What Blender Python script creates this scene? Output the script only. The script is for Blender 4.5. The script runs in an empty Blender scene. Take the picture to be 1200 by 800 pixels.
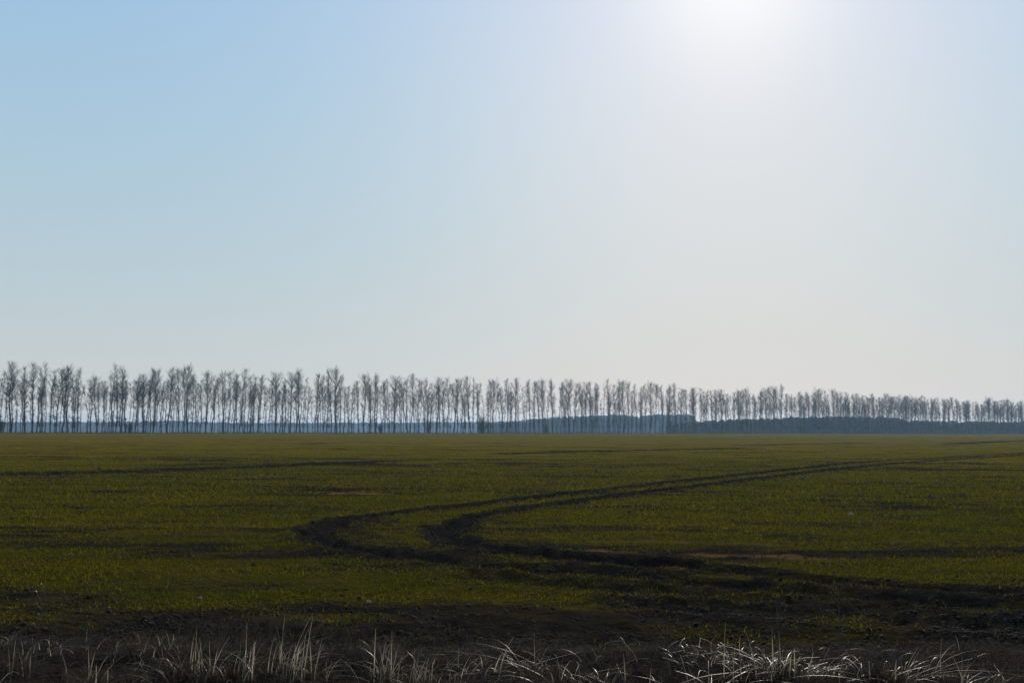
import bpy, math, random
import numpy as np
from mathutils import Matrix, Vector

random.seed(7)
RNG = np.random.default_rng(11)
scene = bpy.context.scene
COL = scene.collection

# ------------------------------------------------------------------ camera
F = 1150.0            # focal length in pixels of a 1200 pixel wide picture
CAM_H = 1.9
PITCH = math.radians(5.05)
ROLL = math.radians(0.25)
cam_data = bpy.data.cameras.new("camera")
cam_data.sensor_width = 36.0
cam_data.lens = 36.0 * F / 1200.0
cam_data.clip_start = 0.1
cam_data.clip_end = 30000
cam = bpy.data.objects.new("camera", cam_data)
COL.objects.link(cam)
CAM_M = Matrix.Translation((0, 0, CAM_H)) @ Matrix.Rotation(math.pi / 2 + PITCH, 4, 'X') @ Matrix.Rotation(ROLL, 4, 'Z')
cam.matrix_world = CAM_M
scene.camera = cam
RM = np.array(CAM_M.to_3x3())


def ray(px, py):
    d = RM @ np.array([(px - 600.0) / F, (400.0 - py) / F, -1.0])
    return d / d[1]                      # scaled so that y (forward) = 1


def ground_at(px, py):
    d = ray(px, py)
    t = -CAM_H / d[2]
    return d[0] * t, t


# ------------------------------------------------------------------ the tree line: a straight belt running away to the right
Z0, Z1 = 280.0, 531.0
P0 = np.array([-600 / F * Z0, Z0])
P1 = np.array([600 / F * Z1, Z1])
ROW = (P1 - P0) / np.linalg.norm(P1 - P0)
NRM = np.array([-ROW[1], ROW[0]])        # points away from the camera


def beyond(x, y):
    return (x - P0[0]) * NRM[0] + (y - P0[1]) * NRM[1]


def on_belt(px, off):
    """Ground point on the belt line pushed back by OFF metres that stands at picture column PX."""
    d = ray(px, 503.0)
    a = P0 + NRM * off
    A = np.array([[d[0], -ROW[0]], [1.0, -ROW[1]]])
    t, _ = np.linalg.solve(A, a)
    return d[0] * t, t


# ------------------------------------------------------------------ numpy helpers
def hash2(ix, iy, seed):
    h = (ix.astype(np.int64) * 374761393 + iy.astype(np.int64) * 668265263 + seed * 1442695041) & 0x7fffffff
    h = ((h ^ (h >> 13)) * 1274126177) & 0x7fffffff
    h = h ^ (h >> 16)
    return (h & 0xffff) / 65535.0


def vnoise(x, y, seed):
    ix, iy = np.floor(x), np.floor(y)
    fx, fy = x - ix, y - iy
    fx, fy = fx * fx * (3 - 2 * fx), fy * fy * (3 - 2 * fy)
    a, b = hash2(ix, iy, seed), hash2(ix + 1, iy, seed)
    c, d = hash2(ix, iy + 1, seed), hash2(ix + 1, iy + 1, seed)
    return (a * (1 - fx) + b * fx) * (1 - fy) + (c * (1 - fx) + d * fx) * fy


def fbm(x, y, seed, octaves=3):
    s, a, t = 0.0, 1.0, 0.0
    for k in range(octaves):
        s = s + a * vnoise(x * 2 ** k, y * 2 ** k, seed + 17 * k)
        t += a
        a *= 0.55
    return s / t


def sstep(a, b, x):
    t = np.clip((x - a) / (b - a), 0, 1)
    return t * t * (3 - 2 * t)


def smooth_line(pts, n=8):
    p = np.array(pts, float)
    p = np.vstack([2 * p[0] - p[1], p, 2 * p[-1] - p[-2]])
    out = []
    for i in range(1, len(p) - 2):
        for t in np.linspace(0, 1, n, endpoint=False):
            a, b, c, d = p[i - 1], p[i], p[i + 1], p[i + 2]
            out.append(0.5 * (2 * b + (c - a) * t + (2 * a - 5 * b + 4 * c - d) * t * t + (3 * b - a - 3 * c + d) * t ** 3))
    out.append(p[-2])
    return np.array(out)


def line_dist(x, y, line):
    best = np.full(x.shape, 1e9)
    for a, b in zip(line[:-1], line[1:]):
        d = b - a
        L = max(d @ d, 1e-9)
        t = np.clip(((x - a[0]) * d[0] + (y - a[1]) * d[1]) / L, 0, 1)
        best = np.minimum(best, np.hypot(x - a[0] - t * d[0], y - a[1] - t * d[1]))
    return best


# ------------------------------------------------------------------ wheel ruts in the field (half width in metres, strength)
def gl(*pix):
    return [ground_at(*p) for p in pix]


RUTS = [
    # the pair that comes in from the far right and swings round
    (gl((1230, 529), (1110, 536), (1000, 542), (900, 552.5), (800, 563.5), (700, 575), (630, 583), (560, 591), (490, 599), (424, 607), (380, 618), (374, 631), (418, 644), (480, 653), (560, 662), (640, 668), (740, 676), (850, 687), (1000, 699), (1230, 716)), 0.33, 1.0),
    (gl((1230, 531), (1110, 538.5), (1000, 547), (900, 559), (800, 572), (700, 584.5), (630, 594), (575, 603), (535, 614), (522, 627), (548, 639), (610, 648), (690, 656), (760, 661), (870, 671), (1000, 684), (1230, 700)), 0.33, 1.0),
    # smudged soil where the wheels turned
    (gl((425, 612), (394, 621), (400, 634), (432, 645)), 0.55, 0.6),
    (gl((560, 606), (538, 617), (530, 628)), 0.35, 0.6),
    (gl((600, 646), (680, 655), (760, 662)), 0.5, 0.8),
    # the fainter tracks further out
    (gl((-40, 558), (130, 553.5), (300, 547.5), (400, 543), (460, 540)), 0.75, 1.0),
    (gl((-40, 555), (130, 551), (300, 545.5), (400, 541)), 0.5, 0.7),
    (gl((600, 531.5), (700, 529), (800, 526.5), (880, 524.5)), 1.1, 1.0),
    (gl((880, 521.5), (950, 520), (1010, 519)), 1.4, 0.8),
    (gl((1120, 520), (1180, 517), (1240, 515)), 1.6, 0.9),
    (gl((-40, 521), (60, 520), (160, 519)), 0.9, 0.25),
    # along the near headland, towards the road
    (gl((560, 676), (700, 688), (850, 700), (1000, 712), (1240, 728)), 0.40, 0.8),
    (gl((740, 706), (880, 716), (1000, 722), (1240, 737)), 0.35, 0.8),
]
RUTS = [(smooth_line(p), w, s) for p, w, s in RUTS]
STRAW = [(gl((392, 578), (410, 578), (428, 578.5)), 0.5, 1.0), (gl((515, 579), (560, 579.5)), 0.4, 0.5),
         (gl((620, 632), (760, 634), (900, 637)), 0.12, 0.45), (gl((700, 645), (860, 650), (1010, 656), (1090, 660)), 0.18, 0.55)]
STRAW = [(smooth_line(p), w, s) for p, w, s in STRAW]


def near_box(x, y, line, pad):
    return (x > line[:, 0].min() - pad) & (x < line[:, 0].max() + pad) & (y > line[:, 1].min() - pad) & (y < line[:, 1].max() + pad)


def masks(x, y):
    """bare soil, depth profile and pale patches of the field at the points."""
    bare, prof, straw = np.zeros(x.shape), np.zeros(x.shape), np.zeros(x.shape)
    wob = (fbm(x * 1.3, y * 1.3, 3) - 0.5) * 0.8 + (fbm(x * 4.2, y * 3.4, 13, 2) - 0.5) * 1.3
    for line, w, s in RUTS:
        i = near_box(x, y, line, 4 * w)
        if not i.any():
            continue
        d = line_dist(x[i], y[i], line) + wob[i] * w
        bare[i] = np.maximum(bare[i], s * (1 - sstep(w * 0.9, w * 1.7, d)))
        prof[i] += s * (-0.065 * (1 - sstep(0.3 * w, 1.0 * w, d)) + 0.035 * np.exp(-((d - 1.45 * w) / (0.4 * w)) ** 2))
    for line, w, s in STRAW:
        i = near_box(x, y, line, 4 * w)
        if i.any():
            d = line_dist(x[i], y[i], line) + wob[i] * w * 3 + 3.2 * w * sstep(0.42, 0.6, fbm(x[i] * 0.5, y[i] * 0.9, 19, 3))
            straw[i] = np.maximum(straw[i], np.minimum(1, s) * (1 - sstep(w * 0.3, w * 1.6, d)))
    bare *= 1 - (1 - sstep(13.0, 16.5, y)) * np.clip(1.5 * (fbm(x * 0.55, y * 1.3, 27, 3) - 0.28), 0, 0.8)   # healed over in places
    # the headland strip near the verge is worn to soil, wider towards the right
    edge = 8.85 - 0.12 * np.clip(x, -8, 8) + 0.5 * (fbm(x * 0.25, y * 0.9, 5) - 0.5)
    wear = (1 - sstep(edge - 0.75, edge + 0.85, y + 1.1 * (fbm(x * 0.8, y * 1.6, 6, 3) - 0.5)))
    bare = np.maximum(bare, wear)
    right = sstep(1.0, 5.0, x) * (1 - sstep(11.4, 13.2, y + 0.8 * (fbm(x * 0.5, y * 1.5, 9) - 0.5)))
    right = right * sstep(edge + 0.2, edge + 0.55, y)
    bare = np.maximum(bare, (0.45 + 0.75 * (fbm(x * 0.6, y * 1.6, 8, 3) - 0.25)) * right)
    return bare, prof, straw


def cover(x, y):
    """how thick the young crop stands (streaks run along the drill rows)."""
    a = fbm(x * 0.05, y * 0.30, 21, 4)
    b = fbm(x * 0.6, y * 1.5, 31, 4)
    c = fbm(x * 0.2, y * 0.5, 33, 2)
    thin = 0.34 * (1 - sstep(10.5, 19, y))      # thinned on the headland to put the near field's shade into its colour
    return np.clip(0.70 - thin + 1.2 * (a - 0.5) + 2.1 * (b - 0.5) + 0.9 * (c - 0.5), 0.03, 1)


def ground_z(x, y, prof=0.0):
    s = beyond(x, y)
    z = -8.0 * sstep(0, 1, np.clip((s - 8) / 420, 0, 1)) - 0.012 * np.clip(s - 8, 0, 60)
    und = 0.16 * (fbm(x * 0.03, y * 0.03, 41, 2) - 0.5) * sstep(12, 40, y)
    verge = 0.10 * (1 - sstep(7.0, 9.2, y)) - 0.07 * np.exp(-((y - 9.1) / 0.5) ** 2)
    return z + und + verge + prof


# ------------------------------------------------------------------ object helpers
def new_mesh(name, verts, faces, mat=None, smooth=False):
    me = bpy.data.meshes.new(name)
    verts = np.asarray(verts, np.float32)
    faces = np.asarray(faces, np.int32)
    n, k = faces.shape
    me.vertices.add(len(verts))
    me.vertices.foreach_set("co", verts.ravel())
    me.loops.add(n * k)
    me.loops.foreach_set("vertex_index", faces.ravel())
    me.polygons.add(n)
    me.polygons.foreach_set("loop_start", np.arange(0, n * k, k, dtype=np.int32))
    me.polygons.foreach_set("loop_total", np.full(n, k, np.int32))
    if smooth:
        me.polygons.foreach_set("use_smooth", np.ones(n, bool))
    me.update(calc_edges=True)
    if mat:
        me.materials.append(mat)
    return me


def link(name, me, parent=None):
    o = bpy.data.objects.new(name, me)
    COL.objects.link(o)
    if parent is not None:
        o.parent = parent
    return o


def tag(o, label=None, cat=None, group=None, kind=None):
    if label:
        n = len(label.replace(",", " ").split())
        assert 4 <= n <= 16, (n, label)
        o["label"] = label
    if cat:
        o["category"] = cat
    if group:
        o["group"] = group
    if kind:
        o["kind"] = kind


# ------------------------------------------------------------------ materials
def material(name):
    m = bpy.data.materials.new(name)
    m.use_nodes = True
    nt = m.node_tree
    nt.nodes.clear()
    return m, nt


def N(nt, t, **kw):
    n = nt.nodes.new(t)
    for k, v in kw.items():
        setattr(n, k, v)
    return n


def noise_mix(nt, c1, c2, scale, detail=4, lo=0.35, hi=0.65, coord=None, vec_scale=None):
    tc = N(nt, "ShaderNodeTexCoord")
    src = tc.outputs["Object"]
    if vec_scale:
        mp = N(nt, "ShaderNodeMapping")
        mp.inputs["Scale"].default_value = vec_scale
        nt.links.new(src, mp.inputs["Vector"])
        src = mp.outputs[0]
    no = N(nt, "ShaderNodeTexNoise")
    no.inputs["Scale"].default_value = scale
    no.inputs["Detail"].default_value = detail
    nt.links.new(src, no.inputs["Vector"])
    mr = N(nt, "ShaderNodeMapRange")
    mr.inputs[1].default_value, mr.inputs[2].default_value = lo, hi
    nt.links.new(no.outputs["Fac"], mr.inputs[0])
    mx = N(nt, "ShaderNodeMix", data_type='RGBA')
    mx.inputs[6].default_value = (*c1, 1)
    mx.inputs[7].default_value = (*c2, 1)
    nt.links.new(mr.outputs[0], mx.inputs[0])
    return mx.outputs[2], no.outputs["Fac"]


def wood_material(name, c1, c2, scale, vec=(1, 1, 0.25), rough=0.85):
    m, nt = material(name)
    col, fac = noise_mix(nt, c1, c2, scale, vec_scale=vec)
    b = N(nt, "ShaderNodeBsdfPrincipled")
    b.inputs["Roughness"].default_value = rough
    b.inputs["Specular IOR Level"].default_value = 0.2
    nt.links.new(col, b.inputs["Base Color"])
    o = N(nt, "ShaderNodeOutputMaterial")
    nt.links.new(b.outputs[0], o.inputs[0])
    return m


BARK = wood_material("bark", (0.035, 0.032, 0.03), (0.10, 0.095, 0.09), 2.2)
TWIG = wood_material("twig", (0.035, 0.028, 0.025), (0.06, 0.048, 0.042), 1.5)
SHRUB = wood_material("shrub_twig", (0.03, 0.026, 0.022), (0.055, 0.045, 0.036), 2.0)
STONE = wood_material("stone", (0.16, 0.13, 0.09), (0.30, 0.26, 0.19), 9.0, (1, 1, 1))


def leaf_material(name, c1, c2, scale, transl, vec=None, rough=0.45, spec=0.3, tcol=1.0):
    """thin blades: diffuse and glossy on the face, light also passes through"""
    m, nt = material(name)
    col, fac = noise_mix(nt, c1, c2, scale, vec_scale=vec)
    b = N(nt, "ShaderNodeBsdfPrincipled")
    b.inputs["Roughness"].default_value = rough
    b.inputs["Specular IOR Level"].default_value = spec
    nt.links.new(col, b.inputs["Base Color"])
    t = N(nt, "ShaderNodeBsdfTranslucent")
    nt.links.new(col, t.inputs["Color"])
    mx = N(nt, "ShaderNodeMixShader")
    mx.inputs[0].default_value = transl
    nt.links.new(b.outputs[0], mx.inputs[1])
    nt.links.new(t.outputs[0], mx.inputs[2])
    o = N(nt, "ShaderNodeOutputMaterial")
    nt.links.new(mx.outputs[0], o.inputs[0])
    return m


CROP = leaf_material("crop_blade", (0.098, 0.106, 0.003), (0.160, 0.138, 0.005), 0.35, 0.62, (0.4, 2.0, 1), rough=0.6, spec=0.0)
DEAD = leaf_material("dead_grass", (0.012, 0.0105, 0.0085), (0.105, 0.086, 0.062), 9.0, 0.3, rough=0.6, spec=0.0)
STRAWM = leaf_material("straw_blade", (0.17, 0.14, 0.085), (0.52, 0.45, 0.32), 5.0, 0.45, rough=0.4, spec=0.2)
STALK = leaf_material("weed_stalk", (0.05, 0.04, 0.03), (0.11, 0.09, 0.07), 5.0, 0.1)


def field_material():
    m, nt = material("field_soil")
    L = nt.links.new
    at = {}
    for k in ("bare", "straw", "cover", "far", "verge"):
        a = N(nt, "ShaderNodeAttribute", attribute_name=k)
        at[k] = a.outputs["Fac"]
    soil, _ = noise_mix(nt, (0.010, 0.0085, 0.0066), (0.020, 0.0165, 0.0125), 3.0, 6)
    crop, _ = noise_mix(nt, (0.102, 0.084, 0.004), (0.140, 0.104, 0.011), 0.12, 5, vec_scale=(0.35, 1.6, 1))
    fine, f2 = noise_mix(nt, (0, 0, 0), (1, 1, 1), 2.4, 5, 0.38, 0.62, vec_scale=(0.5, 1.0, 1))
    # share of the surface under leaves = thickness of the crop, broken up finely
    ma = N(nt, "ShaderNodeMath", operation='MULTIPLY_ADD')
    L(f2, ma.inputs[0]); ma.inputs[1].default_value = 1.6; ma.inputs[2].default_value = -0.8
    ad = N(nt, "ShaderNodeMath", operation='ADD', use_clamp=True)
    L(ma.outputs[0], ad.inputs[0]); L(at["cover"], ad.inputs[1])
    mu = N(nt, "ShaderNodeMath", operation='MULTIPLY')
    L(ad.outputs[0], mu.inputs[0]); L(at["far"], mu.inputs[1])
    ib = N(nt, "ShaderNodeMath", operation='SUBTRACT')
    ib.inputs[0].default_value = 1.0; L(at["bare"], ib.inputs[1])
    mu2 = N(nt, "ShaderNodeMath", operation='MULTIPLY')
    L(mu.outputs[0], mu2.inputs[0]); L(ib.outputs[0], mu2.inputs[1])
    m1 = N(nt, "ShaderNodeMix", data_type='RGBA')
    L(mu2.outputs[0], m1.inputs[0]); L(soil, m1.inputs[6]); L(crop, m1.inputs[7])
    m2 = N(nt, "ShaderNodeMix", data_type='RGBA')
    L(at["straw"], m2.inputs[0]); L(m1.outputs[2], m2.inputs[6]); m2.inputs[7].default_value = (0.15, 0.082, 0.036, 1)
    b = N(nt, "ShaderNodeBsdfDiffuse")
    L(m2.outputs[2], b.inputs["Color"])
    tc = N(nt, "ShaderNodeTexCoord")
    n1 = N(nt, "ShaderNodeTexNoise"); n1.inputs["Scale"].default_value = 9.0; n1.inputs["Detail"].default_value = 5
    L(tc.outputs["Object"], n1.inputs["Vector"])
    bp = N(nt, "ShaderNodeBump"); bp.inputs["Strength"].default_value = 0.9; bp.inputs["Distance"].default_value = 0.08
    L(n1.outputs["Fac"], bp.inputs["Height"]); L(bp.outputs[0], b.inputs["Normal"])
    o = N(nt, "ShaderNodeOutputMaterial")
    L(b.outputs[0], o.inputs[0])
    return m


# ------------------------------------------------------------------ the ground: one sheet out to the horizon
def build_ground():
    r = [0.6, 1.2, 2.0, 2.8, 3.4]
    v = 4.0
    while v < 620:
        r.append(v); v *= 1.0085 if v < 90 else 1.014
    while v < 2900:
        r.append(v); v *= 1.08
    r = np.array(r)
    dense = np.radians(np.arange(-42, 42.01, 0.1))
    rest = np.radians(np.arange(46, 316, 4.0))
    ang = np.concatenate([dense, rest])
    nr, na = len(r), len(ang)
    R, A = np.meshgrid(r, ang, indexing='ij')
    x, y = (R * np.sin(A)).ravel(), (R * np.cos(A)).ravel()
    bare, prof, straw = masks(x, y)
    cv = cover(x, y)
    z = ground_z(x, y, prof)
    near = 1 - sstep(40, 110, np.hypot(x, y))
    clod = (np.abs(fbm(x * 4.5, y * 4.5, 51, 3) - 0.5) * 2)
    z = z + near * (0.03 + 0.03 * bare) * (clod - 0.3) + 0.03 * near * (fbm(x * 0.9, y * 0.9, 61, 2) - 0.5)
    # tussocky verge
    vg = 1 - sstep(8.2, 9.4, y + 0.7 * (fbm(x * 0.8, y * 0.8, 71, 2) - 0.5))
    z = z + vg * 0.14 * (fbm(x * 1.5, y * 1.5, 73, 2) - 0.4) * sstep(3, 5, np.hypot(x, y))
    rr_ = np.hypot(x, y)
    far = sstep(30, 80, rr_) * 0.70 + 0.30
    cv = np.clip(cv + 0.35 * sstep(40, 160, rr_), 0, 1)
    verts = np.column_stack([x, y, z])
    verts = np.vstack([verts, [[0, 0, 0.05]]])
    i = np.arange(nr - 1)[:, None]
    j = np.arange(na)[None, :]
    j2 = (j + 1) % na
    quads = np.stack([(i * na + j), (i * na + j2), ((i + 1) * na + j2), ((i + 1) * na + j)], -1).reshape(-1, 4)
    quads = quads[:, ::-1]
    me = new_mesh("field", verts, quads, None, True)
    # close the middle
    import bmesh
    bm = bmesh.new(); bm.from_mesh(me); bm.verts.ensure_lookup_table()
    c = bm.verts[len(verts) - 1]
    for k in range(na):
        bm.faces.new((c, bm.verts[k], bm.verts[(k + 1) % na])).smooth = True
    bmesh.ops.recalc_face_normals(bm, faces=[f for f in bm.faces if len(f.verts) == 3])
    bm.normal_update()
    for f in bm.faces:
        if f.normal.z < 0:
            f.normal_flip()
    bm.to_mesh(me); bm.free()
    for k, arr in (("bare", bare), ("straw", straw), ("cover", cv), ("far", far), ("verge", vg)):
        a = me.attributes.new(k, 'FLOAT', 'POINT')
        a.data.foreach_set("value", np.append(arr, 0).astype(np.float32))
    me.materials.append(field_material())
    o = link("field", me)
    tag(o, kind="structure")


build_ground()


# ------------------------------------------------------------------ blades: many bent strips in one mesh
def blades(x, y, z, h, w, lean, az, droop, segs=2):
    """each blade a tapered strip; lean = horizontal reach, az = its direction, droop = how far the tip comes back down"""
    n = len(x)
    px, py = np.cos(az), np.sin(az)
    face = az + math.pi / 2 + RNG.uniform(-0.6, 0.6, n)
    fx, fy = np.cos(face), np.sin(face)
    V = np.zeros((n, 2 * (segs + 1), 3))
    for k in range(segs + 1):
        t = k / segs
        reach = lean * t ** 1.6
        hh = h * (t - droop * t ** 3)
        ww = w * (1 - 0.85 * t) * 0.5
        cx, cy, cz = x + px * reach, y + py * reach, z + hh
        V[:, 2 * k, 0] = cx - fx * ww; V[:, 2 * k, 1] = cy - fy * ww; V[:, 2 * k, 2] = cz
        V[:, 2 * k + 1, 0] = cx + fx * ww; V[:, 2 * k + 1, 1] = cy + fy * ww; V[:, 2 * k + 1, 2] = cz
    base = (np.arange(n) * 2 * (segs + 1))[:, None]
    Fq = []
    for k in range(segs):
        Fq.append(base + np.array([[2 * k, 2 * k + 1, 2 * k + 3, 2 * k + 2]]))
    return V.reshape(-1, 3), np.stack(Fq, 1).reshape(-1, 4)


def build_crop():
    zs, dens = np.geomspace(8.3, 110, 400), []
    rho = np.where(zs < 14, 1000.0, 1000.0 * (14 / zs) ** 2.35)
    W = rho * 2 * 0.66 * zs
    cum = np.concatenate([[0], np.cumsum(0.5 * (W[1:] + W[:-1]) * np.diff(zs))])
    n = int(cum[-1])
    y = np.interp(RNG.uniform(0, cum[-1], n), cum, zs)
    x = RNG.uniform(-1, 1, n) * 0.66 * y
    near = y < 32
    row = 0.16
    y = np.where(near, np.round(y / row) * row + RNG.normal(0, 0.03, n), y)
    bare, prof, stw = masks(x, y)
    keep = RNG.uniform(0, 1, n) < (np.clip(cover(x, y) * 1.25 - 0.12, 0, 1) * np.clip(1 - 1.15 * bare, 0, 1) * (1 - 0.9 * np.clip(stw, 0, 1)) + 0.015)
    x, y, prof = x[keep], y[keep], prof[keep]
    n = len(x)
    sc = np.clip(y / 15, 1, 7) ** 0.9
    h = RNG.uniform(0.02, 0.065, n) * np.clip(sc, 1, 1.7)
    w = RNG.uniform(0.006, 0.011, n) * sc
    V, Q = blades(x, y, ground_z(x, y, prof) - 0.01, h, w, RNG.uniform(0.03, 0.13, n) * np.clip(sc, 1, 2), RNG.uniform(0, 2 * math.pi, n), RNG.uniform(0, 0.5, n))
    o = link("young_crop", new_mesh("young_crop", V, Q, CROP))
    tag(o, "short olive green winter crop in streaks over the dark field", "crop", kind="stuff")


build_crop()


# ------------------------------------------------------------------ loose clods of soil on the ruts, the headland and the thin places
def build_clods():
    import bmesh
    T_ = []
    for sd_k in range(6):
        bm = bmesh.new(); bmesh.ops.create_icosphere(bm, subdivisions=1, radius=1)
        rg = np.random.default_rng(sd_k)
        v = np.array([p.co[:] for p in bm.verts]); v *= (1 + rg.normal(0, 0.22, len(v)))[:, None]
        f = np.array([[q.index for q in p.verts] for p in bm.faces]); bm.free()
        T_.append((v, f))
    n = 260000
    y = 8.7 * (75 / 8.7) ** (RNG.uniform(0, 1, n) ** 1.5)
    x = RNG.uniform(-1, 1, n) * 0.62 * y
    bare, prof, stw = masks(x, y)
    cv = cover(x, y)
    keep = RNG.uniform(0, 1, n) < np.clip(0.05 + 0.5 * bare + 0.35 * np.clip(0.45 - cv, 0, 1), 0, 0.6)
    x, y, prof = x[keep], y[keep], prof[keep]
    z = ground_z(x, y, prof)
    size = np.clip(RNG.lognormal(-4.75, 0.5, len(x)), 0.004, 0.034) * np.clip(y / 16, 0.8, 2.2)
    V, Fc, base = [], [], 0
    for k in range(len(x)):
        v, f = T_[k % 6]
        a = RNG.uniform(0, 6.28); c, s_ = math.cos(a), math.sin(a)
        q = v * np.array([1.3, 1.0, 0.8]) * size[k]
        V.append(np.column_stack([q[:, 0] * c - q[:, 1] * s_ + x[k], q[:, 0] * s_ + q[:, 1] * c + y[k], q[:, 2] + z[k] + size[k] * 0.15]))
        Fc.append(f + base); base += len(v)
    o = link("soil_clods", new_mesh("soil_clods", np.vstack(V), np.vstack(Fc), CLOD))
    tag(o, "dark crumbled soil clods strewn over the wheel ruts and the headland", "soil clods", kind="stuff")


CLOD = wood_material("clod", (0.010, 0.0085, 0.0066), (0.026, 0.021, 0.016), 6.0, (1, 1, 1), 1.0)
build_clods()

def verge_z(x, y):
    vg = 1 - sstep(8.2, 9.4, y + 0.7 * (fbm(x * 0.8, y * 0.8, 71, 2) - 0.5))
    return ground_z(x, y) + vg * 0.14 * (fbm(x * 1.5, y * 1.5, 73, 2) - 0.4)


def build_verge_grass():
    n = 170000
    y = RNG.uniform(4.2, 9.9, n)
    x = RNG.uniform(-1, 1, n) * (0.75 * y + 0.6)
    edge = 9.0 + 1.3 * (fbm(x * 0.9, y * 0.2, 81, 3) - 0.5) * 2 - 0.05 * x
    cl = fbm(x * 1.7, y * 1.7, 83, 3)
    keep = (RNG.uniform(0, 1, n) < np.clip(2.6 * (cl - 0.28), 0.05, 1)) & (y < edge)
    x, y, cl = x[keep], y[keep], cl[keep]
    n = len(x)
    h = RNG.uniform(0.03, 0.15, n) * (0.4 + 1.2 * cl) * np.where(RNG.uniform(0, 1, n) < 0.10, 2.3, 1.0)
    V, Q = blades(x, y, verge_z(x, y) - 0.02, h, RNG.uniform(0.003, 0.009, n), RNG.uniform(0.05, 0.40, n), RNG.uniform(0, 2 * math.pi, n), RNG.uniform(0.2, 0.9, n), 4)
    o = link("dead_grass", new_mesh("dead_grass", V, Q, DEAD))
    tag(o, "matted dark dead grass covering the verge in front of the field", "dead grass", kind="stuff")


build_verge_grass()


def build_straw():
    """short pale bits of broken straw lying in the mat"""
    n = 6000
    y = RNG.uniform(6.0, 9.4, n)
    x = RNG.uniform(-1, 1, n) * (0.70 * y)
    cl = fbm(x * 1.1, y * 0.9, 91, 3)
    edge = 8.9 + 1.2 * (fbm(x * 0.9, y * 0.2, 81, 3) - 0.5) * 2 - 0.05 * x
    keep = (RNG.uniform(0, 1, n) < np.clip(5.0 * (cl - 0.52), 0.03, 0.8)) & (y < edge)
    x, y = x[keep], y[keep]
    n = len(x)
    h = RNG.uniform(0.02, 0.16, n)
    az = np.where(RNG.uniform(0, 1, n) < 0.6, RNG.normal(0.3, 0.7, n), RNG.normal(2.7, 0.8, n))
    V, Q = blades(x, y, verge_z(x, y) + RNG.uniform(-0.02, 0.08, n), h, RNG.uniform(0.003, 0.009, n), RNG.uniform(0.02, 0.22, n), az, RNG.uniform(0.1, 0.9, n), 4)
    o = link("broken_straw", new_mesh("broken_straw", V, Q, STRAWM))
    tag(o, "short pale broken straws caught in the dark grass of the verge", "straw", kind="stuff")


build_straw()


# ------------------------------------------------------------------ tubes
def tube(pts, rad, sides, V, Fc, cap=False):
    pts = np.asarray(pts, float)
    n = len(pts)
    d = np.gradient(pts, axis=0)
    d /= np.linalg.norm(d, axis=1)[:, None] + 1e-9
    up = np.array([0.31, 0.77, 0.1]) if abs(d[0][2]) > 0.5 else np.array([0.1, 0.2, 1.0])
    a = np.cross(d, up); a /= np.linalg.norm(a, axis=1)[:, None] + 1e-9
    b = np.cross(d, a)
    th = np.arange(sides) / sides * 2 * math.pi
    ring = pts[:, None, :] + (np.cos(th)[None, :, None] * a[:, None, :] + np.sin(th)[None, :, None] * b[:, None, :]) * np.asarray(rad)[:, None, None]
    base = sum(len(v) for v in V)
    V.append(ring.reshape(-1, 3))
    i = np.arange(n - 1)[:, None]; j = np.arange(sides)[None, :]; j2 = (j + 1) % sides
    Fc.append((base + np.stack([i * sides + j, i * sides + j2, (i + 1) * sides + j2, (i + 1) * sides + j], -1)).reshape(-1, 4))


def unit(v):
    return v / (np.linalg.norm(v) + 1e-9)


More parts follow.
